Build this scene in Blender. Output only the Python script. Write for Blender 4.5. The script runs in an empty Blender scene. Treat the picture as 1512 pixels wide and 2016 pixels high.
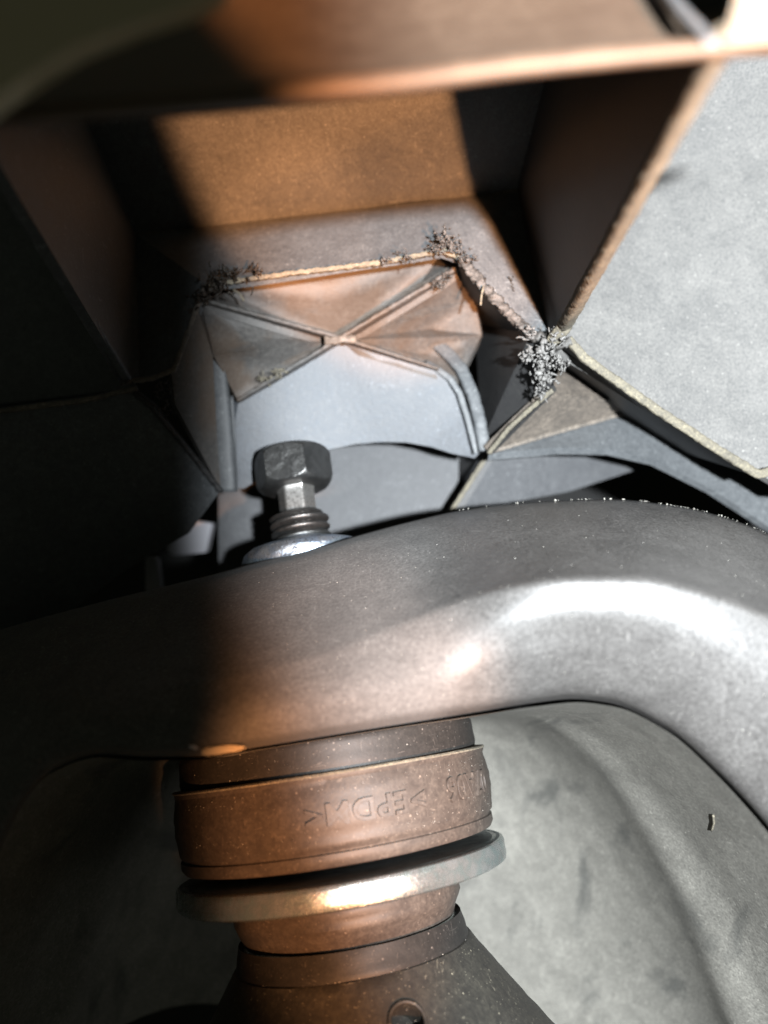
import bpy, bmesh, math, random
import numpy as np
from mathutils import Vector, Matrix, noise
random.seed(7)
sc = bpy.context.scene
COL = sc.collection
MM = 0.001
F = 1638.0                      # focal length in photo pixels
CAMZ = 100.0                    # camera height, mm

# ------------------------------------------------------------------ camera
cam_d = bpy.data.cameras.new('camera')
cam = bpy.data.objects.new('camera', cam_d)
COL.objects.link(cam)
cam.location = (0, 0, CAMZ * MM)
cam.rotation_euler = (math.radians(90), 0, 0)
cam_d.sensor_fit = 'HORIZONTAL'
cam_d.sensor_width = 24.0
cam_d.lens = 24.0 * F / 1512.0
cam_d.clip_start = 0.002
cam_d.clip_end = 10.0
cam_d.dof.use_dof = True
cam_d.dof.focus_distance = 0.124
cam_d.dof.aperture_fstop = cam_d.lens / 2.8
sc.camera = cam

# ------------------------------------------------------------------ world + lamps
w = bpy.data.worlds.new('World')
sc.world = w
w.use_nodes = True
w.node_tree.nodes['Background'].inputs[0].default_value = (0.80, 0.86, 0.66, 1)
w.node_tree.nodes['Background'].inputs[1].default_value = 0.042
sc.view_settings.view_transform = 'Standard'
sc.view_settings.look = 'None'
sc.view_settings.exposure = 0.0
sc.cycles.max_bounces = 6
sc.cycles.caustics_reflective = False
sc.cycles.sample_clamp_indirect = 3.0


def spot(name, loc, target, power, color, angle, blend, radius):
    ld = bpy.data.lights.new(name, 'SPOT')
    ld.energy = power
    ld.color = color
    ld.spot_size = math.radians(angle)
    ld.spot_blend = blend
    ld.shadow_soft_size = radius * MM
    o = bpy.data.objects.new(name, ld)
    COL.objects.link(o)
    o.location = Vector(loc) * MM + Vector((0, 0, CAMZ * MM))
    d = (Vector(target) - Vector(loc)).normalized()
    o.rotation_euler = d.to_track_quat('-Z', 'Y').to_euler()
    return o


def aimed(name, loc, az, el, half_h, half_v, power, color, blend, radius):
    """an oval torch beam: azimuth, elevation and half angles in degrees"""
    ca, ce = math.radians(az), math.radians(el)
    d = Vector((math.sin(ca) * math.cos(ce), math.cos(ca) * math.cos(ce), math.sin(ce)))
    o = spot(name, loc, Vector(loc) + d * 100, power, color, 2 * half_v, blend, radius)
    o.scale = (math.tan(math.radians(half_h)) / math.tan(math.radians(half_v)), 1, 1)
    return o


aimed('white_torch', (42, -80, 1), 23.1, 3, 42, 44, 9.6, (0.91, 0.96, 1.0), 0.24, 3.0)
aimed('amber_torch_or_fill', (57, -100, -44), -12.5, 38, 10.5, 23.5, 7.8, (1.0, 0.43, 0.17), 0.10, 3.0)
aimed('amber_torch_or_fill', (57, -100, -44), -16.2, 20, 3.0, 3.6, 3.5, (1.0, 0.43, 0.17), 0.6, 3.0)  # added fill: narrow amber spot for the recess corner the main beam misses
aimed('amber_torch_or_fill', (57, -100, -44), -16, 1.5, 5.6, 9.5, 5.0, (1.0, 0.43, 0.17), 0.5, 3.0)  # amber beam split off and added to light bracket and bushing alone


# ------------------------------------------------------------------ helpers
def P(u, v, d):
    """the point seen at photo pixel u, v at depth d (mm)"""
    return Vector(((u - 756) * d / F, d, (1008 - v) * d / F + CAMZ)) * MM


def proj(p):
    q = p / MM
    return 756 + q.x * F / q.y, 1008 - (q.z - CAMZ) * F / q.y, q.y


def tag(o, label, cat, group=None, kind=None):
    if label:
        o['label'] = label
    if cat:
        o['category'] = cat
    if group:
        o['group'] = group
    if kind:
        o['kind'] = kind
    return o


def empty(name, loc=(0, 0, 0), mat=None):
    o = bpy.data.objects.new(name, None)
    COL.objects.link(o)
    o.empty_display_size = 0.005
    if mat is not None:
        o.matrix_world = mat
    else:
        o.location = loc
    return o


def link(name, me, m, parent=None, smooth=True):
    if m is not None:
        me.materials.clear()
        me.materials.append(m)
    if smooth:
        me.polygons.foreach_set('use_smooth', [True] * len(me.polygons))
    me.update()
    o = bpy.data.objects.new(name, me)
    COL.objects.link(o)
    if parent is not None:
        o.parent = parent
    return o


def from_py(name, vs, fs, m, parent=None, smooth=True):
    me = bpy.data.meshes.new(name)
    me.from_pydata([tuple(v) for v in vs], [], fs)
    return link(name, me, m, parent, smooth)


def from_bm(name, bm, m, parent=None, smooth=True):
    me = bpy.data.meshes.new(name)
    bmesh.ops.recalc_face_normals(bm, faces=bm.faces)
    bm.to_mesh(me)
    bm.free()
    return link(name, me, m, parent, smooth)


def edge_split(o, deg=35):
    mo = o.modifiers.new('split', 'EDGE_SPLIT')
    mo.split_angle = math.radians(deg)
    return o


def crom(xs, ys, x):
    """smooth interpolation of a table"""
    xs = np.asarray(xs, float); ys = np.asarray(ys, float)
    n = len(xs)
    s = np.diff(ys) / np.diff(xs)
    m = np.zeros(n)
    m[0], m[-1] = s[0], s[-1]
    for i in range(1, n - 1):
        m[i] = 0 if s[i - 1] * s[i] <= 0 else 2 * s[i - 1] * s[i] / (s[i - 1] + s[i])
    x = np.clip(np.asarray(x, float), xs[0], xs[-1])
    i = np.clip(np.searchsorted(xs, x) - 1, 0, n - 2)
    h = xs[i + 1] - xs[i]
    t = (x - xs[i]) / h
    return ((2*t**3 - 3*t**2 + 1) * ys[i] + (t**3 - 2*t**2 + t) * h * m[i]
            + (-2*t**3 + 3*t**2) * ys[i + 1] + (t**3 - t**2) * h * m[i + 1])


def grid_faces(nr, nc, wrap=False):
    fs = []
    for r in range(nr - 1):
        for c in range(nc if wrap else nc - 1):
            c2 = (c + 1) % nc
            fs.append((r * nc + c, r * nc + c2, (r + 1) * nc + c2, (r + 1) * nc + c))
    return fs


# ------------------------------------------------------------------ materials
def nodes_of(m):
    m.use_nodes = True
    nt = m.node_tree
    return nt, nt.nodes, nt.links, nt.nodes['Principled BSDF']


def mixc(nt, fac, a, b, blend='MIX'):
    n = nt.nodes.new('ShaderNodeMix')
    n.data_type = 'RGBA'
    n.blend_type = blend
    for i, x in ((0, fac), (6, a), (7, b)):
        if isinstance(x, (int, float)):
            n.inputs[i].default_value = x
        elif isinstance(x, tuple):
            n.inputs[i].default_value = (*x, 1)
        else:
            nt.links.new(x, n.inputs[i])
    return n.outputs[2]


def tex(nt, scale, detail=4, rough=0.6, stretch=None, dist=0.0):
    co = nt.nodes.new('ShaderNodeTexCoord')
    src = co.outputs['Object']
    if stretch:
        mp = nt.nodes.new('ShaderNodeMapping')
        mp.inputs['Scale'].default_value = stretch[0]
        mp.inputs['Rotation'].default_value = stretch[1]
        nt.links.new(src, mp.inputs[0])
        src = mp.outputs[0]
    n = nt.nodes.new('ShaderNodeTexNoise')
    n.inputs['Scale'].default_value = scale
    n.inputs['Detail'].default_value = detail
    n.inputs['Roughness'].default_value = rough
    n.inputs['Distortion'].default_value = dist
    nt.links.new(src, n.inputs['Vector'])
    return n.outputs['Fac']


def ramp(nt, fac, lo, hi, a=0.0, b=1.0):
    n = nt.nodes.new('ShaderNodeMapRange')
    n.inputs[1].default_value = lo
    n.inputs[2].default_value = hi
    n.inputs[3].default_value = a
    n.inputs[4].default_value = b
    nt.links.new(fac, n.inputs[0])
    return n.outputs[0]


def math_(nt, op, a, b):
    n = nt.nodes.new('ShaderNodeMath')
    n.operation = op
    for i, x in enumerate((a, b)):
        if isinstance(x, (int, float)):
            n.inputs[i].default_value = x
        else:
            nt.links.new(x, n.inputs[i])
    return n.outputs[0]


def specks(nt, scale, lo, hi):
    co = nt.nodes.new('ShaderNodeTexCoord')
    n = nt.nodes.new('ShaderNodeTexVoronoi')
    n.inputs['Scale'].default_value = scale
    n.inputs['Randomness'].default_value = 1
    nt.links.new(co.outputs['Object'], n.inputs['Vector'])
    a = ramp(nt, n.outputs['Distance'], hi, lo)
    # keep only some cells
    sep = nt.nodes.new('ShaderNodeSeparateColor')
    nt.links.new(n.outputs['Color'], sep.inputs[0])
    k = ramp(nt, sep.outputs[0], 0.72, 0.8)
    return math_(nt, 'MULTIPLY', a, k)


def bump(nt, h, dist, strength=1.0, prev=None):
    b = nt.nodes.new('ShaderNodeBump')
    b.inputs['Strength'].default_value = strength
    b.inputs['Distance'].default_value = dist
    nt.links.new(h, b.inputs['Height'])
    if prev is not None:
        nt.links.new(prev, b.inputs['Normal'])
    return b.outputs[0]


def dusty(name, base, dust, amount, rough=0.5, metal=0.0, coarse=90, fine=2200, speck=0.6,
          bump_mm=0.05, spec=0.5, fibres=True, even=0.0):
    """dark plastic, paint or rubber under a patchy film of pale dust"""
    m = bpy.data.materials.new(name)
    nt, N, L, bs = nodes_of(m)
    big = tex(nt, coarse, 6, 0.65)
    mid = tex(nt, coarse * 7, 5, 0.7, dist=0.4)
    fin = tex(nt, fine, 3, 0.7)
    c = math_(nt, 'MULTIPLY', ramp(nt, big, 0.3, 0.7, 0.35 + even * .5, 1.0), ramp(nt, mid, 0.32, 0.68, 0.25 + even * .5, 1.0))
    c = math_(nt, 'MULTIPLY', c, ramp(nt, fin, 0.3, 0.7, 0.35, 1.25))
    fac = math_(nt, 'MULTIPLY', c, amount)
    col = mixc(nt, fac, base, dust)
    if speck:
        s1 = math_(nt, 'MULTIPLY', specks(nt, 900, 0.05, 0.16), speck)
        s2 = math_(nt, 'MULTIPLY', specks(nt, 2200, 0.08, 0.22), speck * 0.7)
        pale = tuple(min(0.75, x * 1.6) for x in dust)
        col = mixc(nt, s1, col, pale)
        col = mixc(nt, s2, col, pale)
    if fibres:
        f1 = tex(nt, 420, 2, 0.5, ((1.0, 1.0, 5.5), (0.4, 0.9, 0.3)), 1.2)
        f2 = tex(nt, 420, 2, 0.5, ((5.5, 1.0, 1.0), (0.2, -0.5, 0.8)), 1.2)
        fb = math_(nt, 'MAXIMUM', ramp(nt, f1, 0.69, 0.73), ramp(nt, f2, 0.69, 0.73))
        col = mixc(nt, math_(nt, 'MULTIPLY', fb, 0.25), col, tuple(min(.6, x * 1.3) for x in dust))
    L.new(col, bs.inputs['Base Color'])
    L.new(ramp(nt, fac, 0.0, 0.8, rough, min(1.0, rough + 0.35)), bs.inputs['Roughness'])
    bs.inputs['Metallic'].default_value = metal
    bs.inputs['Specular IOR Level'].default_value = spec
    n1 = bump(nt, mid, bump_mm * 2.0 * MM, 0.5)
    n2 = bump(nt, fin, bump_mm * MM, 0.6, n1)
    L.new(n2, bs.inputs['Normal'])
    return m


M = {}
M['plastic'] = dusty('grey_dusty_plastic', (0.048, 0.052, 0.057), (0.27, 0.285, 0.29), 0.48, 0.48, speck=0.5, even=0.35)
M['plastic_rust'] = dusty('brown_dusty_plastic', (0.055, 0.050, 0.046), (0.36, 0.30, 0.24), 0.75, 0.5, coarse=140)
def stain_or_amber(m, col, lo, hi, amt, scale=70, stretch=None):
    nt = m.node_tree
    bs = nt.nodes['Principled BSDF']
    src = bs.inputs['Base Color'].links[0].from_socket
    st = math_(nt, 'MULTIPLY', ramp(nt, tex(nt, scale, 5, 0.6, stretch, dist=0.6), lo, hi), amt)
    nt.links.new(mixc(nt, st, src, col), bs.inputs['Base Color'])


M['recess'] = dusty('amber_tinted_plastic', (0.045, 0.043, 0.042), (0.19, 0.18, 0.165), 0.62, 0.5, coarse=170, bump_mm=0.09)
stain_or_amber(M['recess'], (0.085, 0.05, 0.026), 0.44, 0.60, 0.5)  # brown noise patches: amber light on the recess put into its colour
M['plastic_dark'] = dusty('shaded_plastic', (0.018, 0.018, 0.019), (0.12, 0.12, 0.11), 0.18, 0.5, speck=0.25, fibres=False)  # darker copy of the grey plastic, shade of unlit rib sides put into colour
M['arch'] = dusty('blue_grey_plastic', (0.040, 0.044, 0.050), (0.19, 0.21, 0.235), 0.55, 0.45, coarse=120)
M['plastic_mid'] = dusty('mid_grey_plastic', (0.040, 0.042, 0.046), (0.20, 0.205, 0.21), 0.35, 0.5, even=0.4)
M['wall_dust'] = dusty('pale_dusty_plastic', (0.06, 0.062, 0.064), (0.29, 0.28, 0.262), 0.68, 0.55, even=0.75, coarse=25, fine=2600, speck=0.6, bump_mm=0.07)
M['plastic_brown'] = dusty('brown_plastic', (0.075, 0.052, 0.036), (0.20, 0.155, 0.11), 0.5, 0.55, coarse=60, speck=0.2, fibres=False)
M['rim'] = dusty('dusty_rim', (0.07, 0.065, 0.055), (0.35, 0.31, 0.22), 0.85, 0.7, coarse=300, speck=0.5, bump_mm=0.15, fibres=False)
M['paint'] = dusty('black_steel_paint', (0.030, 0.028, 0.027), (0.22, 0.21, 0.20), 0.50, 0.29, even=0.6, coarse=26, speck=0.35, bump_mm=0.008, spec=0.8)
M['cup'] = dusty('dusty_steel_cup', (0.075, 0.072, 0.065), (0.44, 0.425, 0.375), 0.60, 0.55, even=0.6, coarse=30, speck=0.5, bump_mm=0.04)
stain_or_amber(M['cup'], (0.06, 0.06, 0.058), 0.60, 0.72, 0.5, 36)
stain_or_amber(M['cup'], (0.05, 0.052, 0.05), 0.57, 0.68, 0.6, 55, ((2.6, .5, .8), (0, .35, 0)))
M['rubber'] = dusty('brown_rubber', (0.033, 0.027, 0.024), (0.19, 0.155, 0.125), 0.42, 0.46, spec=0.45, coarse=110, speck=0.7, bump_mm=0.03)
M['rubber_dark'] = dusty('black_rubber', (0.013, 0.0125, 0.012), (0.14, 0.125, 0.11), 0.17, 0.52, spec=0.35, coarse=110, speck=0.6, bump_mm=0.03)
M['mount'] = dusty('dusty_black_mount', (0.016, 0.015, 0.014), (0.26, 0.235, 0.175), 0.2, 0.55, coarse=120, fine=1600, speck=0.7, bump_mm=0.05)
M['debris'] = dusty('grey_debris', (0.025, 0.024, 0.023), (0.22, 0.21, 0.195), 0.7, 0.45, coarse=500, speck=0.3, bump_mm=0.08, fibres=False)
M['debris_pale'] = dusty('pale_debris', (0.10, 0.095, 0.09), (0.33, 0.325, 0.31), 0.75, 0.42, coarse=500, speck=0.3, bump_mm=0.08, fibres=False)
M['debris_dark'] = dusty('dark_debris', (0.016, 0.013, 0.011), (0.12, 0.09, 0.06), 0.5, 0.4, coarse=500, speck=0.2, bump_mm=0.08, fibres=False)
def duller_left(m, x0, x1, r0, r1):
    nt = m.node_tree
    bs = nt.nodes['Principled BSDF']
    src = bs.inputs['Roughness'].links[0].from_socket
    co = nt.nodes.new('ShaderNodeTexCoord')
    sp = nt.nodes.new('ShaderNodeSeparateXYZ')
    nt.links.new(co.outputs['Object'], sp.inputs[0])
    x = math_(nt, 'ADD', sp.outputs[0], math_(nt, 'MULTIPLY', tex(nt, 120, 3), 0.006))
    n = nt.nodes.new('ShaderNodeMapRange')
    n.interpolation_type = 'SMOOTHSTEP'
    for i, q in ((1, x0), (2, x1), (3, r0), (4, r1)):
        n.inputs[i].default_value = q
    nt.links.new(x, n.inputs[0])
    nt.links.new(math_(nt, 'MAXIMUM', src, n.outputs[0]), bs.inputs['Roughness'])


duller_left(M['paint'], 0.006, 0.018, 0.95, 0.25)
M['backdrop'] = dusty('dark_backdrop', (0.008, 0.008, 0.008), (0.02, 0.02, 0.02), 0.3, 0.8, speck=0.0, fibres=False)
M['pale'] = dusty('pale_metal', (0.5, 0.5, 0.54), (0.6, 0.6, 0.62), 0.3, 0.5, speck=0.0, fibres=False)
M['lit_gap'] = dusty('tan_lit_gap', (0.58, 0.46, 0.30), (0.68, 0.58, 0.42), 0.6, 0.7, speck=0.0, fibres=False)  # tan of a lit wall behind the gap, put into the colour
M['dust'] = dusty('pale_grit', (0.45, 0.43, 0.38), (0.72, 0.70, 0.64), 0.6, 0.35, speck=0.0, fibres=False)


def metal(name, base, dark, rough, scale=900, bump_mm=0.02, dirt=0.35, tint=None):
    m = bpy.data.materials.new(name)
    nt, N, L, bs = nodes_of(m)
    a = tex(nt, scale * 0.25, 6, 0.7)
    b = tex(nt, scale * 2.2, 4, 0.7)
    d = math_(nt, 'MULTIPLY', ramp(nt, a, 0.42, 0.68), dirt)
    col = mixc(nt, d, base, dark)
    if tint:
        t = tex(nt, scale * 0.5, 2, 0.5)
        col = mixc(nt, ramp(nt, t, 0.45, 0.65, 0.0, 0.7), col, tint)
    L.new(col, bs.inputs['Base Color'])
    bs.inputs['Metallic'].default_value = 0.9
    L.new(ramp(nt, b, 0.3, 0.7, rough * 0.75, rough * 1.3), bs.inputs['Roughness'])
    L.new(bump(nt, b, bump_mm * MM, 0.8, bump(nt, a, bump_mm * 3 * MM, 0.5)), bs.inputs['Normal'])
    return m


M['bolt'] = metal('dull_bolt_steel', (0.15, 0.15, 0.147), (0.045, 0.045, 0.045), 0.36, 1100, 0.09, 0.7)
M['shank'] = metal('bright_shank_steel', (0.55, 0.54, 0.52), (0.25, 0.24, 0.22), 0.30, 900, 0.008, 0.3)
M['olive'] = dusty('olive_plastic', (0.55, 0.48, 0.32), (0.68, 0.60, 0.44), 0.5, 0.6, speck=0.0, fibres=False)
M['zinc'] = metal('blue_zinc', (0.44, 0.50, 0.56), (0.10, 0.13, 0.17), 0.30, 1100, 0.12, 0.7, (0.36, 0.46, 0.60))
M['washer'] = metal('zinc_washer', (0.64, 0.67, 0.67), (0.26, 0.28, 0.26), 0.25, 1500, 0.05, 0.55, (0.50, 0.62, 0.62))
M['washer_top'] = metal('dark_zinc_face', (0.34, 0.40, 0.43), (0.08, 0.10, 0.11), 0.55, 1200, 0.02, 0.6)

# ================================================================== the stack frame
A = Vector((-0.147, 0.262, 0.954)).normalized()
yl = (Vector((0, 1, 0)) - A * A.y).normalized()
xl = yl.cross(A).normalized()
W0 = P(680, 1742, 130)
STACK = Matrix(((xl.x, yl.x, A.x, W0.x), (xl.y, yl.y, A.y, W0.y), (xl.z, yl.z, A.z, W0.z), (0, 0, 0, 1)))


def on_stack(t, th, r):
    """stack point: height t, angle th from the front (to the right), radius r, mm"""
    return STACK @ Vector((r * math.sin(th) * MM, -r * math.cos(th) * MM, t * MM))


def t_front(v, r):
    lo, hi = -60.0, 110.0
    for _ in range(50):
        mid = (lo + hi) / 2
        if proj(on_stack(mid, 0, r))[1] > v:
            lo = mid
        else:
            hi = mid
    return lo


def r_of(hw, t):
    return hw * proj(on_stack(t, 0, 0))[2] / F


def lathe(prof, n=160, cap=True, wob=0.0, seed=0):
    """prof: list of (r, t) mm from bottom to top, in the stack's own frame"""
    vs, fs = [], []
    for r, t in prof:
        for k in range(n):
            a = 2 * math.pi * k / n
            rr = r
            if wob:
                rr += wob * noise.noise(Vector((math.cos(a) * 3, math.sin(a) * 3, t * 0.8 + seed)))
            vs.append((rr * math.sin(a) * MM, -rr * math.cos(a) * MM, t * MM))
    fs = grid_faces(len(prof), n, True)
    if cap:
        fs.append(tuple(range(n))[::-1])
        fs.append(tuple(range((len(prof) - 1) * n, len(prof) * n)))
    return vs, fs


def stack_thing(name, label, cat, t):
    return tag(empty(name, mat=STACK @ Matrix.Translation((0, 0, t * MM))), label, cat), t


def stack_part(th, name, prof, m, **k):
    root, t0 = th
    vs, fs = lathe([(r, t - t0) for r, t in prof], **k)
    return edge_split(from_py(name, vs, fs, m, root), 40)


def refine(prof, step=0.35):
    out = [prof[0]]
    for a, b in zip(prof, prof[1:]):
        n = max(1, int(math.dist(a, b) / step))
        for i in range(1, n + 1):
            out.append((a[0] + (b[0] - a[0]) * i / n, a[1] + (b[1] - a[1]) * i / n))
    return out


# ---------------------------------------------------------------- rubber bushing
RB = 24.9
tb0, tb1 = t_front(1716, RB - 0.3), t_front(1530, RB)
ttop = tb1 + 8.5
bush = stack_thing('rubber_bushing', 'brown rubber bushing with raised lettering under the black steel bracket', 'bushing', tb0)
stack_part(bush, 'barrel', refine([(RB - 2.2, tb0), (RB - 0.9, tb0 + .25), (RB - 0.5, tb0 + 0.9), (RB - 0.45, tb0 + 1.9),
           (RB - 0.75, tb0 + 2.05), (RB - 0.7, tb0 + 2.3), (RB - 0.3, tb0 + 2.7), (RB + 0.1, tb0 + 6),
           (RB + 0.15, tb0 + 8), (RB - 0.1, tb1 - 2), (RB - 0.35, tb1 - 0.7), (RB - 0.2, tb1 - 0.45), (RB - 0.1, tb1 - 0.1), (RB - 0.3, tb1 + 0.15), (RB - 1.7, tb1 + 0.3)], .5),
           M['rubber'], n=220, wob=0.12)
stack_part(bush, 'top_collar', refine([(RB - 2.0, tb1 - 0.4), (RB - 1.35, tb1 + 0.2), (RB - 1.15, tb1 + 1.2), (RB - 1.25, tb1 + 4.4), (RB - 1.7, tb1 + 5.1), (RB - 2.6, tb1 + 5.4), (RB - 4, ttop)], .5),
           M['rubber_dark'], n=200, wob=0.10, seed=4)
bead = stack_part(bush, 'lip', [(RB - 0.5, tb1 - 0.15), (RB - 0.02, tb1 - 0.10), (RB + 0.12, tb1 + 0.10), (RB - 0.05, tb1 + 0.28), (RB - 0.9, tb1 + 0.36)], M['rim'], n=220, wob=0.10, seed=2)


def wrapped_text(body, name, size, u, v, r, depth, spacing=1.0, tall=1.0):
    """raised moulded lettering, upside down, wrapped round the barrel"""
    best = None
    for i in range(-80, 81):
        for j in range(0, 40):
            th, t = i * 0.0125, tb0 + (tb1 - tb0) * j / 39
            pu, pv, _ = proj(on_stack(t, th, r))
            e = (pu - u) ** 2 + (pv - v) ** 2
            if best is None or e < best[0]:
                best = (e, th, t)
    _, th0, tc = best
    cu = bpy.data.curves.new('lettering', 'FONT')
    cu.body = body
    cu.size = size * MM
    cu.space_character = spacing
    cu.align_x, cu.align_y = 'CENTER', 'CENTER'
    cu.extrude = depth * MM
    cu.bevel_depth = 0.07 * MM
    cu.offset = 0.09 * MM
    cu.resolution_u = 4
    cu.fill_mode = 'BOTH'
    tmp = bpy.data.objects.new('lettering_source', cu)
    COL.objects.link(tmp)
    bpy.context.view_layer.update()
    me = bpy.data.meshes.new_from_object(tmp.evaluated_get(bpy.context.evaluated_depsgraph_get()))
    bpy.data.objects.remove(tmp)
    for vv in me.vertices:
        x, y, z = -0.72 * vv.co.x / MM, -tall * vv.co.y / MM, vv.co.z / MM
        th = th0 + x / r
        rr = r + z
        vv.co = (rr * math.sin(th) * MM, -rr * math.cos(th) * MM, (tc + y - bush[1]) * MM)
    return edge_split(link(name, me, M['rubber'], bush[0]), 30)


wrapped_text('>EPDM<', 'lettering', 6.0, 722, 1588, RB - 0.05, 0.5, 1.08, 0.66)
wrapped_text('07A06', 'lettering', 5.6, 975, 1535, RB - 0.05, 0.5, 1.05, 0.8)

# ---------------------------------------------------------------- washer
RW = 25.6
tw1 = t_front(1744, RW)
tw0 = t_front(1800, RW)
washer = stack_thing('washer', 'bright zinc plated steel washer between rubber bushing and rubber collar', 'washer', tw0)
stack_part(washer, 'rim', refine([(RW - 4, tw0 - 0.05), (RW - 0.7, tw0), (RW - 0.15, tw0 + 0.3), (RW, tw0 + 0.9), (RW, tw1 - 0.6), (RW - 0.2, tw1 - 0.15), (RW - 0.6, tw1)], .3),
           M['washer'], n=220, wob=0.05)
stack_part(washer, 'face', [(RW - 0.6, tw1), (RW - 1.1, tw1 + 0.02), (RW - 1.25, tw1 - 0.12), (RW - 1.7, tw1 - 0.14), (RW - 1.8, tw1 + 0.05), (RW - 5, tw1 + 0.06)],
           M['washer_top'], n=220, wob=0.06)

# ---------------------------------------------------------------- lower collar
tl0 = t_front(1885, 17.5)
RC = r_of(221, tw0 - 2.5)
collar = stack_thing('rubber_collar', 'narrow brown rubber collar squeezed below the bright washer', 'collar', tl0)
stack_part(collar, 'body', refine([(RC - 2.0, tl0 - 1.5), (RC - 1.6, tl0), (RC - 1.0, tl0 + 1.2), (RC - 0.5, tl0 + 2.2), (RC + .1, tl0 + 3.4), (RC + .2, tw0 - 1.6), (RC, tw0 - 0.7), (RC - .6, tw0 + .05)], .5),
           M['rubber'], n=180, wob=0.25)

# ---------------------------------------------------------------- sleeve and cone mount
RS = r_of(222, tl0)
ts0 = t_front(1932, RS)
mount = stack_thing('cone_mount', 'dusty black cone shaped mount with a small hole, below the rubber collar', 'mount', ts0 - 30)
stack_part(mount, 'sleeve', refine([(RS + .3, ts0 - .5), (RS + .45, ts0 + .2), (RS - .25, ts0 + 3.5), (RS - 1.0, tl0 - .2), (RS - 1.5, tl0 + .35), (RS - 2.6, tl0 + .4), (RS - 3, tl0 - 1)], .5),
           M['rubber_dark'], n=180, wob=0.12, seed=8)
stack_part(mount, 'sleeve_edge', [(RS - 2.2, tl0 + .30), (RS - 1.45, tl0 + .45), (RS - 1.1, tl0 + .12), (RS - 1.02, tl0 - .35)], M['washer'], n=160, wob=0.1, cap=False)
vs, fs = lathe([(r, t - mount[1]) for r, t in refine([(RS + 24, ts0 - 34), (RS + 15, ts0 - 20), (RS + 6.2, ts0 - 8), (RS + 1.5, ts0 - 1.2), (RS + .75, ts0 - .1), (RS + .2, ts0 + .05), (RS - 4, ts0 + .1)], 1.0)], n=160, wob=0.15)
me = bpy.data.meshes.new('cone')
me.from_pydata(vs, [], fs)
# the hole, cut through the cone
hole = None
for i in range(-60, 61):
    for j in range(200):
        th = i * 0.012
        t = ts0 - j * 0.1
        r = RS + .75 + (-.1 - (t - ts0)) * 0.70
        pu, pv, _ = proj(on_stack(t, th, r))
        e = (pu - 803) ** 2 + (pv - 2012) ** 2
        if hole is None or e < hole[0]:
            hole = (e, th, t, r)
_, hth, ht, hr = hole
bmc = bmesh.new()
hc = Vector((hr * math.sin(hth), -hr * math.cos(hth), ht - mount[1])) * MM
hd = Vector((math.sin(hth), -math.cos(hth), 0.62)).normalized()
bmesh.ops.create_cone(bmc, cap_ends=True, segments=40, radius1=2.3 * MM, radius2=2.3 * MM, depth=9 * MM,
                      matrix=Matrix.Translation(hc) @ hd.to_track_quat('Z', 'Y').to_matrix().to_4x4())
cme = bpy.data.meshes.new('cutter')
bmc.to_mesh(cme)
bmc.free()
ca, cb = bpy.data.objects.new('a', me), bpy.data.objects.new('b', cme)
COL.objects.link(ca); COL.objects.link(cb)
mo = ca.modifiers.new('cut', 'BOOLEAN')
mo.object = cb
mo.operation = 'DIFFERENCE'
mo.solver = 'EXACT'
bpy.context.view_layer.update()
cone_me = bpy.data.meshes.new_from_object(ca.evaluated_get(bpy.context.evaluated_depsgraph_get()))
bpy.data.objects.remove(ca); bpy.data.objects.remove(cb)
edge_split(link('cone', cone_me, M['mount'], mount[0]), 40)
bmh = bmesh.new()
q = hd.to_track_quat('Z', 'Y')
nseg, vsr = 48, []
ring = []
for k in range(nseg):
    a = 2 * math.pi * k / nseg
    for j in range(8):
        b = 2 * math.pi * j / 8
        rr = 2.4 + 0.28 * math.cos(b)
        ring.append(bmh.verts.new(hc + q @ (Vector((rr * math.cos(a), rr * math.sin(a), 0.28 * math.sin(b))) * MM)))
for k in range(nseg):
    for j in range(8):
        bmh.faces.new((ring[k*8+j], ring[((k+1) % nseg)*8+j], ring[((k+1) % nseg)*8+(j+1) % 8], ring[k*8+(j+1) % 8]))
from_bm('hole_lip', bmh, M['mount'], mount[0])

# ---------------------------------------------------------------- bolt
tn0 = 50.4                                    # bracket top face along the axis
bolt = stack_thing('bolt', 'dull steel hex bolt standing up through the flange nut', 'bolt', tn0)
th_head0 = 66.0


def hex_r(a, flat, rot):
    x = (a - rot) % (math.pi / 3) - math.pi / 6
    return flat / math.cos(x)


def radial(name, rows, fn, m, n=180, cap=True):
    vs = []
    for t in rows:
        for k in range(n):
            a = 2 * math.pi * k / n
            r = fn(a, t)
            vs.append((r * math.sin(a) * MM, -r * math.cos(a) * MM, (t - bolt[1]) * MM))
    fs = grid_faces(len(rows), n, True)
    if cap:
        fs += [tuple(range(n))[::-1], tuple(range((len(rows) - 1) * n, len(rows) * n))]
    return edge_split(from_py(name, vs, fs, m, bolt[0]), 32)


HB, HT = 65.3, 72.4
HROT = math.radians(-36)


def head_fn(a, t):
    r = hex_r(a, 6.05, HROT)
    e = min(t - HB, HT - t)
    lim = 5.55 + 1.55 * (1 - math.exp(-max(e, 0) / 0.75)) + 0.06 * max(e, 0)
    return min(r, lim) + 0.06 * noise.noise(Vector((math.sin(a) * 4, math.cos(a) * 4, t * 0.6)))


radial('head', [HB + (HT - HB) * i / 40 for i in range(41)], head_fn, M['bolt'], 240)


def shank_fn(a, t):
    return min(hex_r(a, 2.85, HROT + 0.08), 3.2) + 0.15 * math.exp(-(HB - t) / 0.4)


radial('shank', [60.0 + (HB - 60.0) * i / 20 for i in range(21)], shank_fn, M['shank'], 144)


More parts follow.
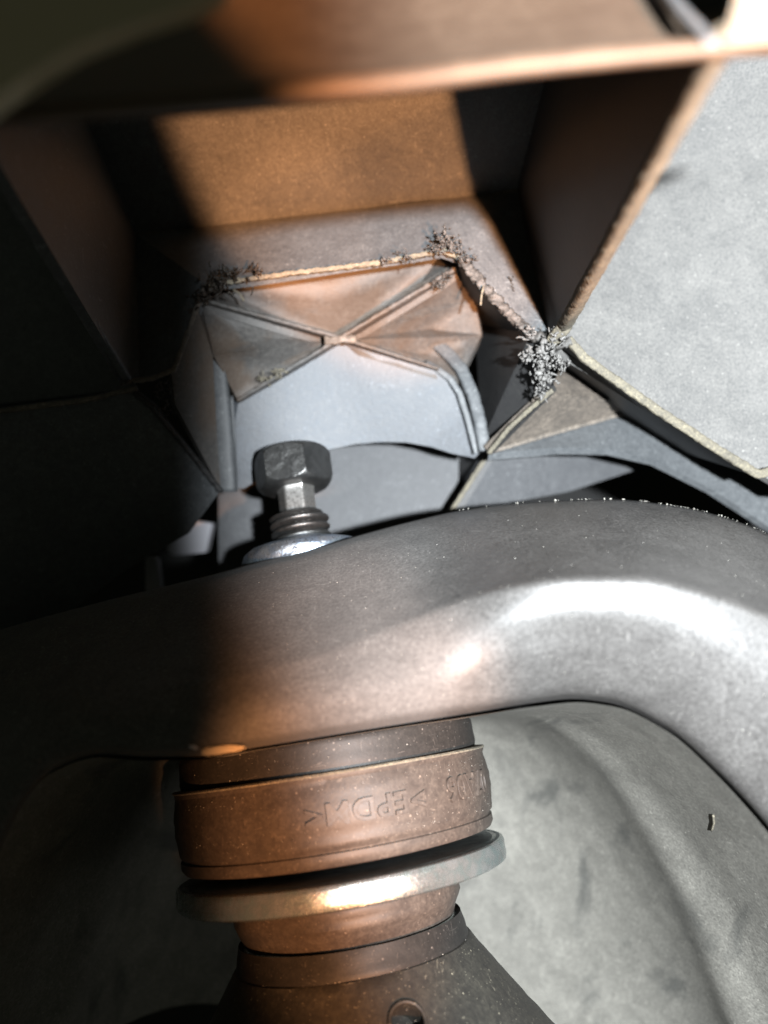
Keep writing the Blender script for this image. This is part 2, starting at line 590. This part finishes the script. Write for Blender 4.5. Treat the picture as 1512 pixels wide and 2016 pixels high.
def thread_fn(a, t):
    ph = ((t - 56) / 1.5 - (a + math.pi) / (2 * math.pi)) % 1.0
    x = abs(ph - 0.5) * 2
    r = 4.25 + 0.95 * (1 - x ** 2.2)
    top = max(0.0, t - 60.1)
    r -= top * 2.0
    return max(r, 2.6)


radial('thread', [54.2 + (61.1 - 54.2) * i / 110 for i in range(111)], thread_fn, M['bolt'], 120)

nut = stack_thing('flange_nut', 'blue zinc flange nut seated on top of the black steel bracket', 'nut', tn0)
prof = refine([(10.0, tn0), (10.6, tn0 + .5), (10.7, tn0 + 2.5), (10.4, tn0 + 3.3), (9.5, tn0 + 3.9), (8.0, tn0 + 4.35), (6.5, tn0 + 4.6), (5.9, tn0 + 4.7), (5.5, tn0 + 5.2), (4.9, tn0 + 5.4), (4.6, tn0 + 4.8)], .25)
stack_part(nut, 'flange', prof, M['zinc'], n=140, wob=0.22)

# ================================================================== the pressed steel bracket
uu = np.arange(-260, 1960, 14.0)
top = crom([-260, 0, 200, 430, 500, 600, 700, 800, 900, 1000, 1100, 1200, 1350, 1450, 1512, 1600, 1960],
           [1330, 1240, 1185, 1128, 1108, 1084, 1055, 1028, 1006, 993, 986, 983, 1000, 1026, 1052, 1100, 1380], uu)
bot = crom([-260, -80, 0, 50, 110, 200, 300, 390, 480, 700, 940, 1050, 1130, 1200, 1300, 1400, 1512, 1650, 1960],
           [2400, 1900, 1680, 1580, 1515, 1486, 1492, 1490, 1476, 1440, 1402, 1384, 1376, 1384, 1430, 1515, 1640, 1850, 2500], uu)
fold = crom([-260, 430, 640, 800, 900, 1000, 1130, 1250, 1350, 1450, 1512, 1960],
            [1420, 1345, 1292, 1232, 1192, 1162, 1143, 1142, 1160, 1192, 1216, 1500], uu)
NR = 90
ss = np.linspace(0, 1, NR)
grid = []
for i, u in enumerate(uu):
    h = bot[i] - top[i]
    ff = (fold[i] - top[i]) / h
    g = 1 - ff
    dd = crom([0, .03, ff * .55, ff * .86, ff, ff + g * .2, ff + g * .5, ff + g * .85, ff + g * .95, 1.0],
              [134, 129, 112, 102.4, 99.1, 98.7, 99.9, 102.6, 104.4, 108], ss)
    soft = 1 / (1 + math.exp((u - 890) / 60.0))
    d2 = crom([0, .04, .3, .6, .85, .95, 1.0], [134, 129.5, 116, 106, 100.6, 101.2, 107], ss)
    dd = dd * (1 - .75 * soft) + d2 * .75 * soft
    grid.append([(u, top[i] + h * s, dd[j]) for j, s in enumerate(ss)])
bracket = tag(empty('steel_bracket', P(760, 1200, 134)),
              'arched glossy black painted steel bracket across the middle, above the rubber bushing', 'bracket')
bo = Vector(bracket.location)
nc = len(uu)
front_pts = [[P(*grid[c][r]) for c in range(nc)] for r in range(NR)]
vs = []
# top plate running back under the nut, then the front wall, then the lip rolled under
for dd in (46, 30, 15, 5, 2):
    for c in range(nc):
        p = front_pts[0][c]
        vs.append(p + Vector((0, dd, -dd * 0.27)) * MM - bo)
for r in range(NR):
    for c in range(nc):
        p = front_pts[r][c]
        vs.append(p - bo)
from_py('front_wall', vs, grid_faces(NR + 5, nc), M['paint'], bracket)
# inner cup behind the arch
cc = P(705, 3000, 106)
NI = 70
vs = []
for j in range(NI):
    ph = (math.pi / 2) * j / (NI - 1)
    for c in range(nc):
        e = front_pts[-1][c]
        d = e - cc
        step = 0.030 * (1 / (1 + math.exp(-(ph - 0.42) * 26))) + 0.016 * (1 / (1 + math.exp(-(ph - 0.75) * 22)))
        wav = -0.028 * math.exp(-((ph - 0.40 - 0.05 * noise.noise(Vector((d.x / MM * .06, 3.1, 0)))) / 0.08) ** 2) + 0.012 * noise.noise(Vector((d.x / MM * 0.05, ph * 3.0, 2.0))) + 0.012 * math.exp(-((ph - 0.36) / 0.07) ** 2)
        k = max(0.0, math.cos(ph)) ** 0.7 - step * math.cos(ph) + wav * min(1, ph * 4)
        sx = max(0, 1 - 0.34 * math.sin(ph) - 0.66 * math.sin(ph) ** 7) ** 0.9
        p = cc + Vector((d.x * min(k, sx + (wav - step) * math.cos(ph)), 74 * MM * math.sin(ph), d.z * max(0, 1 - 0.20 * math.sin(ph) - 0.80 * math.sin(ph) ** 16)))
        vs.append(p - bo)
from_py('inner_cup', vs, grid_faces(NI, nc), M['cup'], bracket)
from mathutils.bvhtree import BVHTree
cup_tree = BVHTree.FromPolygons([v + bo for v in vs], grid_faces(NI, nc))


def on_cup(u, v):
    eye = Vector((0, 0, CAMZ * MM))
    h = cup_tree.ray_cast(eye, (P(u, v, 100) - eye).normalized())[0]
    return (u, v, h.y / MM - 0.3) if h else (u, v, 112)


# ================================================================== ribbed plastic moulding
mould = tag(empty('plastic_moulding', P(756, 500, 150)), 'ribbed grey plastic moulding with dusty rims and crossed ribs above the bolt', 'moulding')
mo_ = Vector(mould.location)


def sub_face(bm, pts, n=1):
    vs = [bm.verts.new(P(*p) - mo_) for p in pts]
    return bm.faces.new(vs)


def panel(name, pts, m, thick=1.6, sub=0, wob=0.0, tris=None, pillow=0.0):
    """one moulded wall: a polygon with real thickness behind it"""
    bm = bmesh.new()
    vs = [bm.verts.new(P(*p) - mo_) for p in pts]
    if tris:
        for t in tris:
            bm.faces.new([vs[i] for i in t])
    else:
        bm.faces.new(vs)
    bmesh.ops.recalc_face_normals(bm, faces=bm.faces)
    eye = Vector((0, 0, CAMZ * MM)) - mo_
    f0 = max(bm.faces, key=lambda f: f.calc_area())
    if f0.normal.dot(eye - f0.calc_center_median()) < 0:
        bmesh.ops.reverse_faces(bm, faces=bm.faces)
    if pillow:
        big_ = [f for f in bm.faces if f.calc_area() > 2e-5]
        for f in big_:
            c = f.calc_center_median() + Vector((0, pillow * MM, 0))
            r = bmesh.ops.poke(bm, faces=[f])
            r['verts'][0].co = c
    if not tris:
        bmesh.ops.triangulate(bm, faces=bm.faces)
    if sub:
        bmesh.ops.subdivide_edges(bm, edges=bm.edges, cuts=sub, use_grid_fill=True)
        if wob:
            for v in bm.verts:
                v.co += Vector([noise.noise(v.co / MM * 0.12 + Vector((k * 9.1, 0, 0))) * wob * MM for k in range(3)])
    me = bpy.data.meshes.new(name)
    bm.to_mesh(me)
    bm.free()
    o = link(name, me, m, mould)
    so = o.modifiers.new('thick', 'SOLIDIFY')
    so.thickness = thick * MM
    so.offset = -1
    edge_split(o, 60 if pillow else 28)
    return o


def bar(name, pts, wid, m, parent=mould, org=None, jit=0.25, seg=0.35, flat=0.8, seed=0, taper=None):
    """a moulded rib rim: a rough-edged bar along a polyline of (u, v, d)"""
    org = mo_ if org is None else org
    ps = [P(*p) for p in pts]
    path = []
    for a, b in zip(ps, ps[1:]):
        n = max(2, int((b - a).length / MM / seg))
        path += [a.lerp(b, i / n) for i in range(n)]
    path.append(ps[-1])
    ns = 14
    vs = []
    for i, p in enumerate(path):
        d = (path[min(i + 1, len(path) - 1)] - path[max(i - 1, 0)]).normalized()
        side = d.cross(Vector((0, 1, 0))).normalized()
        nrm = side.cross(d).normalized()
        wv = wid if taper is None else taper[0] + (taper[1] - taper[0]) * i / (len(path) - 1)
        for k in range(ns):
            a = 2 * math.pi * k / ns
            q = p / MM
            r1 = 1 + jit * (noise.noise(Vector((q.x * 1.1 + seed, q.y * 1.1 + k * 0.7, q.z * 1.1))) + 0.6 * noise.noise(Vector((q.x * 3.1, q.y * 3.1 + k * 2.3, q.z * 3.1 + seed))))
            ca, sa = math.cos(a), math.sin(a)
            ca, sa = math.copysign(abs(ca) ** .55, ca), math.copysign(abs(sa) ** .55, sa)
            vs.append(p + (side * ca * wv / 2 + nrm * sa * wv / 2 * flat) * r1 * MM - org)
    fs = grid_faces(len(path), ns, True)
    fs += [tuple(range(ns))[::-1], tuple(range((len(path) - 1) * ns, len(path) * ns))]
    return from_py(name, vs, fs, m, parent)


# cell behind the crossbeam
panel('upper_wall', [(120, 120, 142), (1090, 90, 134), (1018, 375, 152), (268, 462, 156)], M['plastic'], sub=6, wob=0.3)
panel('lower_wall', [(268, 462, 156), (1018, 375, 152), (1078, 650, 139), (1045, 652, 138.5), (912, 508, 141), (870, 492, 141.5), (640, 527, 142), (405, 560, 142), (385, 612, 142), (342, 728, 141), (275, 742, 142)],
      M['plastic'], sub=2, wob=0.15)
bar('dust_ridge', [(268, 462, 155.9), (520, 446, 154.3), (880, 410, 152.3), (1018, 375, 151.8)], 0.9, M['plastic_rust'], jit=0.9, flat=0.4)
panel('left_rib', [(-170, 40, 72), (120, 120, 142), (268, 462, 156), (275, 742, 142), (250, 745, 138)], M['plastic'], tris=[(0, 1, 2), (0, 2, 4), (2, 3, 4)], sub=3, wob=0.1)
bar('rib_rim', [(-170, 40, 72), (0, 330, 96), (250, 745, 137)], 1.5, M['plastic'], jit=0.15)
panel('side_wall', [(-300, 100, 150), (240, 300, 158), (262, 765, 152), (-300, 830, 152)], M['plastic'])
# right rib and the cell to its right
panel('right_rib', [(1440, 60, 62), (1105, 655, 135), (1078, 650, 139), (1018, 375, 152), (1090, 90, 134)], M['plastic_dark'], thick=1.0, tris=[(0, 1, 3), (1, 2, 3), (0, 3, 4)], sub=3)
bar('rib_rim', [(1436, 60, 62), (1112, 640, 133), (1088, 672, 135.5)], 2.2, M['rim'], jit=0.16, seed=5, taper=(1.9, 2.4))
panel('right_wall', [(1095, 60, 140), (1400, 60, 138), (1900, 40, 132), (1900, 340, 148), (1360, 335, 152), (1030, 375, 155), (1100, 688, 139.5), (1560, 972, 140.6), (1900, 1000, 140.6)],
      M['wall_dust'], tris=[(0, 1, 4, 5), (1, 2, 3, 4), (5, 4, 7, 6), (4, 3, 8, 7)], sub=6, wob=0.2)
bar('floor_rim', [(1118, 668, 135), (1150, 705, 135.5), (1300, 812, 137), (1420, 890, 138), (1492, 934, 138.5), (1530, 925, 139), (1700, 880, 139)], 1.5, M['rim'], jit=0.2, seed=9)
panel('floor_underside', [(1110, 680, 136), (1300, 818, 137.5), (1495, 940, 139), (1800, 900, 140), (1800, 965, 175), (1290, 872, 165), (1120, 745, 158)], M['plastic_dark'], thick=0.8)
# torn rim under the main cell
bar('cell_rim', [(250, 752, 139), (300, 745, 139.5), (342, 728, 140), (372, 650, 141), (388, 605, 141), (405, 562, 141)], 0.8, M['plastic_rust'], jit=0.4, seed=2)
bar('cell_rim', [(405, 562, 141), (520, 545, 141), (640, 530, 141), (760, 515, 141), (868, 494, 141), (905, 506, 140.5)], 0.75, M['rim'], jit=0.75, seed=3)
bar('cell_rim', [(905, 506, 140.5), (950, 562, 139.5), (1000, 615, 139), (1050, 662, 137.5), (1100, 680, 135.5), (1125, 672, 135)], 1.6, M['debris'], jit=0.75, seg=0.2, seed=4)
bar('cell_rim', [(-150, 826, 139), (30, 806, 139), (160, 790, 139), (270, 764, 139)], 0.8, M['plastic_rust'], jit=0.6, seed=6)
# crossed-rib recess
C = (672, 668, 149)
TL, TR, BL, BR = (395, 592, 146), (905, 528, 147), (470, 790, 151), (862, 728, 151)
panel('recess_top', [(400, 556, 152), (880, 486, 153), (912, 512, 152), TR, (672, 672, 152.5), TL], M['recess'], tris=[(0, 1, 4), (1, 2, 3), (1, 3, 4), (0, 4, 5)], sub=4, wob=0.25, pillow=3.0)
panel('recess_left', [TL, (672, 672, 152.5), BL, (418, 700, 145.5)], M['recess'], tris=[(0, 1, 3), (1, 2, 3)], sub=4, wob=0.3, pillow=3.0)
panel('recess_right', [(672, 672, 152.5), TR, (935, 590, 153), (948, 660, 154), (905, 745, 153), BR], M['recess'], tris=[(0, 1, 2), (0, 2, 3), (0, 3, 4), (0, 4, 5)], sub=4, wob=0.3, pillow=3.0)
arch = [(672, 676, 152.5), BL, (440, 790, 153), (440, 956, 154), (480, 962, 154.2), (540, 925, 154), (590, 902, 154), (640, 886, 154), (700, 874, 154), (750, 870, 154), (800, 871, 154), (850, 880, 153.5), (890, 893, 153), (935, 902, 152.5), (945, 890, 152), (925, 820, 152), (900, 765, 152), BR]
panel('arch_wall', arch, M['arch'], thick=2.2)
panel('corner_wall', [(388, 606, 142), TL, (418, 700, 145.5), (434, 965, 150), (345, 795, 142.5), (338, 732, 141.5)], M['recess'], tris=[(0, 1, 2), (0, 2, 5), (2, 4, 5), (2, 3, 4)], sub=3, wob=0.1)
bar('corner_post', [(428, 690, 147.5), (436, 780, 149.5), (442, 870, 150.5), (446, 968, 151.5)], 2.8, M['plastic'], jit=0.04, seg=0.7, taper=(2.6, 4.0))
bar('corner_ridge', [(455, 780, 151.5), (460, 870, 152), (463, 955, 152.5)], 0.9, M['plastic'], jit=0.05, seg=0.7)
for k, (a, b, wd) in enumerate(((TL, C, 0.85), (TR, C, 0.95), (BL, C, 0.8), (BR, C, 0.7))):
    a2 = (a[0], a[1], a[2] + 0.2)
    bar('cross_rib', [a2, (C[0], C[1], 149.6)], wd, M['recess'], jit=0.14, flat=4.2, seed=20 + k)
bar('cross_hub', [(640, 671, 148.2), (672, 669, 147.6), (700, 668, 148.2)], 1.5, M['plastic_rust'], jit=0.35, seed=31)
bar('curved_rib', [(840, 715, 153), (862, 728, 151.2), (885, 745, 151), (905, 775, 151), (922, 830, 151), (938, 893, 151)], 1.2, M['plastic'], jit=0.1)
bar('curved_rib', [(845, 668, 157), (880, 695, 154.6), (908, 727, 152.8), (930, 775, 151.5), (944, 830, 150.5), (954, 888, 150)], 2.3, M['plastic'], jit=0.1, seed=3)
# rib between the recess and the gusset
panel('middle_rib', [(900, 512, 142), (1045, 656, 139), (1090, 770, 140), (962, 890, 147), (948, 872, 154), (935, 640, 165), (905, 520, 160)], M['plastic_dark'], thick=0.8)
bar('rib_rim', [(1088, 768, 140), (1040, 808, 142.5), (1000, 845, 144.5), (962, 892, 147)], 0.8, M['rim'], jit=0.3, seed=8)
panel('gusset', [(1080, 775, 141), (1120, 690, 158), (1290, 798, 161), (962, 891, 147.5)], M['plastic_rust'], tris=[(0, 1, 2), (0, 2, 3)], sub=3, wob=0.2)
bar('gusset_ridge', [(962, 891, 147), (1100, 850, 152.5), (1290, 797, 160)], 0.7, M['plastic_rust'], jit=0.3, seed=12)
panel('gusset_skirt', [(962, 892, 147.6), (1290, 800, 161.5), (1520, 850, 166), (1700, 940, 166), (1700, 1130, 158), (1512, 1036, 156), (1400, 962, 154), (1290, 906, 152), (1200, 884, 150.5), (1100, 881, 149.5)], M['plastic'], thick=1.5)
# walls lower down, behind the bracket
panel('rear_wall', [(430, 780, 176), (905, 800, 172), (900, 1110, 168), (430, 1140, 174)], M['plastic_mid'])
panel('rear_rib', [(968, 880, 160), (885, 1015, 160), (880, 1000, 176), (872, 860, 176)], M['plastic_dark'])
bar('rear_rim', [(970, 880, 160), (885, 1012, 160)], 0.9, M['rim'], jit=0.2)
panel('rear_web', [(968, 870, 160.5), (1330, 880, 172), (1290, 912, 172), (1120, 968, 168), (890, 1010, 160.5)], M['plastic_mid'], tris=[(0, 1, 2), (0, 2, 3), (0, 3, 4)])
panel('left_skirt', [(-200, 836, 140), (262, 772, 141), (300, 800, 141.5), (434, 966, 150), (372, 1050, 154), (250, 1120, 156), (60, 1260, 158), (-200, 1260, 158)], M['plastic'], sub=1)
bar('skirt_rim', [(262, 772, 140.5), (300, 802, 141), (370, 885, 145.5), (436, 968, 150)], 1.0, M['plastic_dark'], jit=0.3, seed=14)

# ---------------------------------------------------------------- blurred crossbeam close to the lens
beam = tag(empty('crossbeam', P(900, 120, 66)), 'out of focus plastic crossbeam along the top with a pale lower rim', 'beam')
bmo = Vector(beam.location)
uu2 = np.linspace(-250, 1900, 60)
low = crom([-250, 0, 400, 750, 1050, 1512, 1900], [285, 250, 218, 188, 150, 108, 80], uu2)
thk = crom([-250, 0, 750, 1050, 1512, 1900], [40, 42, 48, 44, 42, 42], uu2)
rows = []
vs = []
prof2 = [(0.0, 12.0, 6.0), (0.0, 1.5, 0.0), (0.25, 0.3, 0), (0.6, 0.0, 0), (1.0, 0.9, 0), (1.05, 3.5, 0), (1.3, 6.5, 2), (4.2, 20.0, 30), (7.5, 34.0, 90)]
for fr, dd, lift in prof2:
    for i, u in enumerate(uu2):
        if fr > 1.2:
            u = min(u, 1425 - 40 * fr)
        vs.append(P(u, low[i] - thk[i] * fr, 62 + dd) - bmo)
o = from_py('beam_face', vs[5 * 60:], grid_faces(4, 60), M['plastic_brown'], beam)
edge_split(o, 40)
o = from_py('beam_rim', vs[:6 * 60], grid_faces(6, 60), M['plastic_brown'], beam)
# mitre rib rising at the right and the pale block beside it
bmi = bmesh.new()


def slab(name, pts, back, m, parent, org):
    bm = bmesh.new()
    a = [bm.verts.new(P(*p) - org) for p in pts]
    b = [bm.verts.new(P(*p) + Vector((0, back, 0)) * MM - org) for p in pts]
    bm.faces.new(a); bm.faces.new(b[::-1])
    n = len(a)
    for i in range(n):
        bm.faces.new((a[i], a[(i + 1) % n], b[(i + 1) % n], b[i]))
    bmesh.ops.bevel(bm, geom=bm.edges[:], offset=0.25 * MM, segments=2, affect='EDGES')
    return from_bm(name, bm, m, parent, False)


bmi.free()
slab('mitre_block', [(1425, 85, 61.5), (1560, -400, 58), (1900, -400, 58), (1900, 60, 61)], 1.5, M['rim'], beam, bmo)
bar('mitre_rim', [(1400, 90, 62), (1340, 25, 68), (1290, -40, 76)], 1.2, M['plastic'], beam, bmo, jit=0.1)
slab('beam_light_block', [(1150, 60, 78), (1420, 90, 78), (1700, 90, 78), (1700, -700, 78), (1150, -700, 78)], 2, M['plastic_dark'], beam, bmo)  # added slab: blocks white light leaking past the beam's right end
# olive cover in the top left corner
cover = tag(empty('corner_cover', P(0, 0, 56)), 'blurred olive brown plastic cover in the top left corner', 'cover')
slab('cover_panel', [(-300, 330, 58), (-60, 235, 58), (0, 185, 58), (70, 128, 58), (150, 88, 58), (260, 45, 58), (370, 10, 58), (440, -20, 58), (440, -200, 58), (-300, -200, 58)], 2, M['olive'], cover, Vector(cover.location))

# ================================================================== torn plastic and grit
def clump(name, label, spots, m, seed, fl=0.75):
    """curled shreds of torn plastic"""
    rnd = random.Random(seed)
    org = P(*spots[0][:3])
    root = tag(empty(name, org), label, 'debris')
    bm = bmesh.new()
    for (u, v, d, rad, n) in spots:
        c = P(u, v, d) - org
        for _ in range(max(1, n // 8)):
            q = c + Vector([rnd.gauss(0, rad * .38) for _ in range(3)]) * MM
            rr = rad * (.10 + .22 * rnd.random())
            g = bmesh.ops.create_icosphere(bm, subdivisions=2, radius=rr * MM, matrix=Matrix.Translation(q))
            for v_ in g['verts']:
                e = v_.co - q
                v_.co = q + e * (1 + 0.9 * noise.noise(v_.co / MM * (1.6 / rr) * .5) + 0.5 * noise.noise(v_.co / MM * 4.0))
        for _ in range(n):
            p = c + Vector([rnd.gauss(0, rad * .5) for _ in range(3)]) * MM
            dr = Vector([rnd.gauss(0, 1) for _ in range(3)]).normalized()
            L_ = rnd.uniform(0.5, 1.9) * fl
            wd = rnd.uniform(0.18, 0.5) * fl
            prev = None
            k = rnd.randint(4, 7)
            curl = Vector([rnd.gauss(0, .55) for _ in range(3)])
            for i in range(k):
                t = i / (k - 1)
                s = dr.cross(Vector((.3, .5, .8))).normalized()
                s2 = dr.cross(s)
                ww = wd * (1 - .65 * t) * rnd.uniform(.6, 1.3) * MM
                ring = [bm.verts.new(p + (s * math.cos(a) + s2 * math.sin(a) * .6) * ww) for a in (0, 1.57, 3.14, 4.71)]
                if prev:
                    for j in range(4):
                        bm.faces.new((prev[j], prev[(j + 1) % 4], ring[(j + 1) % 4], ring[j]))
                else:
                    bm.faces.new(ring[::-1])
                prev = ring
                p = p + dr * (L_ / k) * MM
                dr = (dr + curl * .5 + Vector([rnd.gauss(0, .3) for _ in range(3)])).normalized()
            bm.faces.new(prev)
    from_bm('shreds', bm, m, root, True)
    return root


clump('torn_plastic', 'dark shreds of torn plastic at the left end of the orange lit rim',
      [(430, 556, 139.5, 2.2, 60), (400, 585, 140, 1.6, 30), (460, 535, 139.5, 1.4, 22), (500, 540, 140, 1.4, 10)], M['debris_dark'], 3, 1.0)
clump('torn_plastic', 'grey curled shreds at the peak of the torn rim above the dark gap',
      [(872, 470, 138.8, 1.5, 40), (890, 480, 138.8, 1.5, 40), (860, 490, 139, 1.4, 30), (920, 508, 138.5, 1.4, 20), (800, 505, 139.5, 1.2, 14), (760, 512, 139.5, 1.0, 10)], M['debris'], 4)
clump('torn_plastic', 'pale spiky cluster of shreds hanging below the rib junction',
      [(1070, 700, 135, 2.2, 70), (1075, 740, 135.5, 2.0, 50), (1045, 705, 135.5, 1.3, 22), (1100, 715, 135, 1.3, 22), (1065, 770, 137, 1.2, 22), (1100, 665, 134, 1.5, 25), (1040, 655, 137, 1.2, 20)], M['debris_pale'], 5, 0.95)
clump('torn_plastic', 'small grey shred on the tip of the upper right crossed rib',
      [(868, 560, 144.5, 1.2, 26), (880, 545, 145, 1.0, 14)], M['debris'], 6)
clump('torn_plastic', 'small dark shred on the grey wall beside the shaded rib',
      [(1005, 562, 141.5, .8, 8), (1008, 580, 141.5, .7, 7)], M['debris_dark'], 8)
clump('torn_plastic', 'brown crumbs at the left rib junction in shadow',
      [(250, 750, 137, 1.2, 16), (320, 765, 139, 1.6, 20), (330, 800, 140, 1.3, 12)], M['debris_dark'], 9)
clump('torn_plastic', 'tan ragged crumbs on the lower left crossed rib',
      [(520, 745, 149, 1.2, 14), (555, 730, 148.5, 1.2, 14), (540, 738, 148.5, 1.0, 10)], M['rim'], 10)
fib = tag(empty('straw_fibre', P(946, 575, 138)), 'thin pale fibre hanging from the torn rim over the dark gap', 'fibre')
bar('strand', [(952, 563, 138), (948, 582, 137.8), (946, 601, 137.6)], 0.34, M['rim'], fib, Vector(fib.location), jit=0.1, flat=1)
fib = tag(empty('straw_fibre', P(470, 580, 139)), 'tan curved fibre beside the dark shreds on the brown recess', 'fibre')
bar('strand', [(458, 570, 145), (472, 578, 144.5), (480, 592, 144.5)], 0.35, M['rim'], fib, Vector(fib.location), jit=0.1, flat=1)
fib = tag(empty('straw_fibre', P(*on_cup(1402, 1620))), 'short pale fibre stuck to the dusty inside of the bracket', 'fibre')
bar('strand', [on_cup(1404, 1605), on_cup(1405, 1620), on_cup(1401, 1635)], 0.3, M['rim'], fib, Vector(fib.location), jit=0.1, flat=1)

# added patches standing in for a lit wall seen through gaps below the bracket
fl = tag(empty('lit_gap_patch', P(438, 1478, 101)), 'long tan patch standing in for a lit gap under the lower edge of the steel bracket', 'patch')
slab('gap_patch_body', [(392, 1482, 101), (400, 1474, 101), (425, 1470, 101), (455, 1468, 101), (487, 1472, 101), (470, 1480, 101), (430, 1486, 101), (400, 1490, 101)], .8, M['lit_gap'], fl, Vector(fl.location))
fl = tag(empty('lit_gap_patch', P(378, 1472, 101)), 'tiny grey oval patch standing in for a lit gap left of the long tan patch', 'patch')
slab('gap_patch_body', [(366, 1470, 101), (376, 1466, 101), (390, 1471, 101), (391, 1477, 101), (379, 1478, 101)], .6, M['pale'], fl, Vector(fl.location))

# pale bits of metal seen through the gap at the left
clip = tag(empty('metal_clip', P(385, 1060, 178)), 'pale blurred metal clip seen through the gap left of the bolt', 'clip')
slab('clip_plate', [(325, 1080, 178), (352, 1050, 178), (380, 1026, 178), (418, 1030, 178), (405, 1088, 178), (340, 1094, 178)], 4, M['pale'], clip, Vector(clip.location))
clip = tag(empty('metal_clip', P(300, 1125, 170)), 'small upright pale metal tab at the dark left end of the bracket', 'clip')
slab('clip_tab', [(285, 1098, 170), (308, 1098, 170), (316, 1158, 170), (286, 1166, 170)], 3, M['pale'], clip, Vector(clip.location))

# backdrop
bd = from_py('backdrop', [P(-900, -700, 260), P(2500, -700, 260), P(2500, 2900, 260), P(-900, 2900, 260)], [(0, 1, 2, 3)], M['backdrop'], None, False)
so = bd.modifiers.new('thick', 'SOLIDIFY'); so.thickness = 0.004
tag(bd, 'dark background behind the moulding', None, None, 'structure')

# grit scattered over the surfaces
rnd = random.Random(11)
gv, gf = [], []


def grain(p, r):
    b = len(gv)
    ax = [Vector([rnd.gauss(0, 1) for _ in range(3)]).normalized() for _ in range(1)][0]
    q = ax.to_track_quat('Z', 'Y')
    for v in ((1, 0, 0), (0, 1, 0), (-1, 0, 0), (0, -1, 0), (0, 0, 1), (0, 0, -1)):
        gv.append(p + q @ (Vector(v) * r * rnd.uniform(.6, 1.3) * MM))
    for f in ((0, 1, 4), (1, 2, 4), (2, 3, 4), (3, 0, 4), (1, 0, 5), (2, 1, 5), (3, 2, 5), (0, 3, 5)):
        gf.append(tuple(b + i for i in f))


def col_of(u):
    return int(min(nc - 1, max(0, round((u + 260) / 14))))


for _ in range(70):                               # bright grains along the bracket's top edge
    u = rnd.choice((rnd.uniform(900, 1512), rnd.uniform(1100, 1512)))
    c = col_of(u)
    grain(front_pts[0][c].lerp(front_pts[0][min(nc - 1, c + 1)], rnd.random()) + Vector((0, rnd.uniform(-.5, .5), .1)) * MM, rnd.uniform(.04, .10) + .14 * rnd.random() ** 4)
for _ in range(260):
    c = col_of(rnd.uniform(500, 1512)); r = rnd.randint(4, NR - 6)
    grain(front_pts[r][c], rnd.uniform(.025, .08))
for _ in range(420):
    th = rnd.uniform(-.9, 1.3); t = rnd.uniform(tb0 + 3, tb1 - 1)
    grain(on_stack(t, th, RB), .02 + .06 * rnd.random() ** 3)
for _ in range(60):
    th = rnd.uniform(-.9, 1.3); t = rnd.uniform(tb1 + .6, tb1 + 4.4)
    grain(on_stack(t, th, RB - 1.2), .02 + .08 * rnd.random() ** 3)
for _ in range(500):
    th = rnd.uniform(-.9, 1.3); k = rnd.random()
    grain(on_stack(ts0 - 1 - 12 * k, th, RS + .9 + 8.4 * k), rnd.uniform(.03, .12))
for _ in range(140):
    th = rnd.uniform(-.9, 1.3); k = rnd.random()
    grain(on_stack(ts0 + (tl0 - ts0) * k, th, RS + .45 - 1.45 * k), rnd.uniform(.03, .09))
tag(from_py('grit', gv, gf, M['dust'], None, False), 'fine pale grit over the bracket and the rubber', None, None, 'stuff')
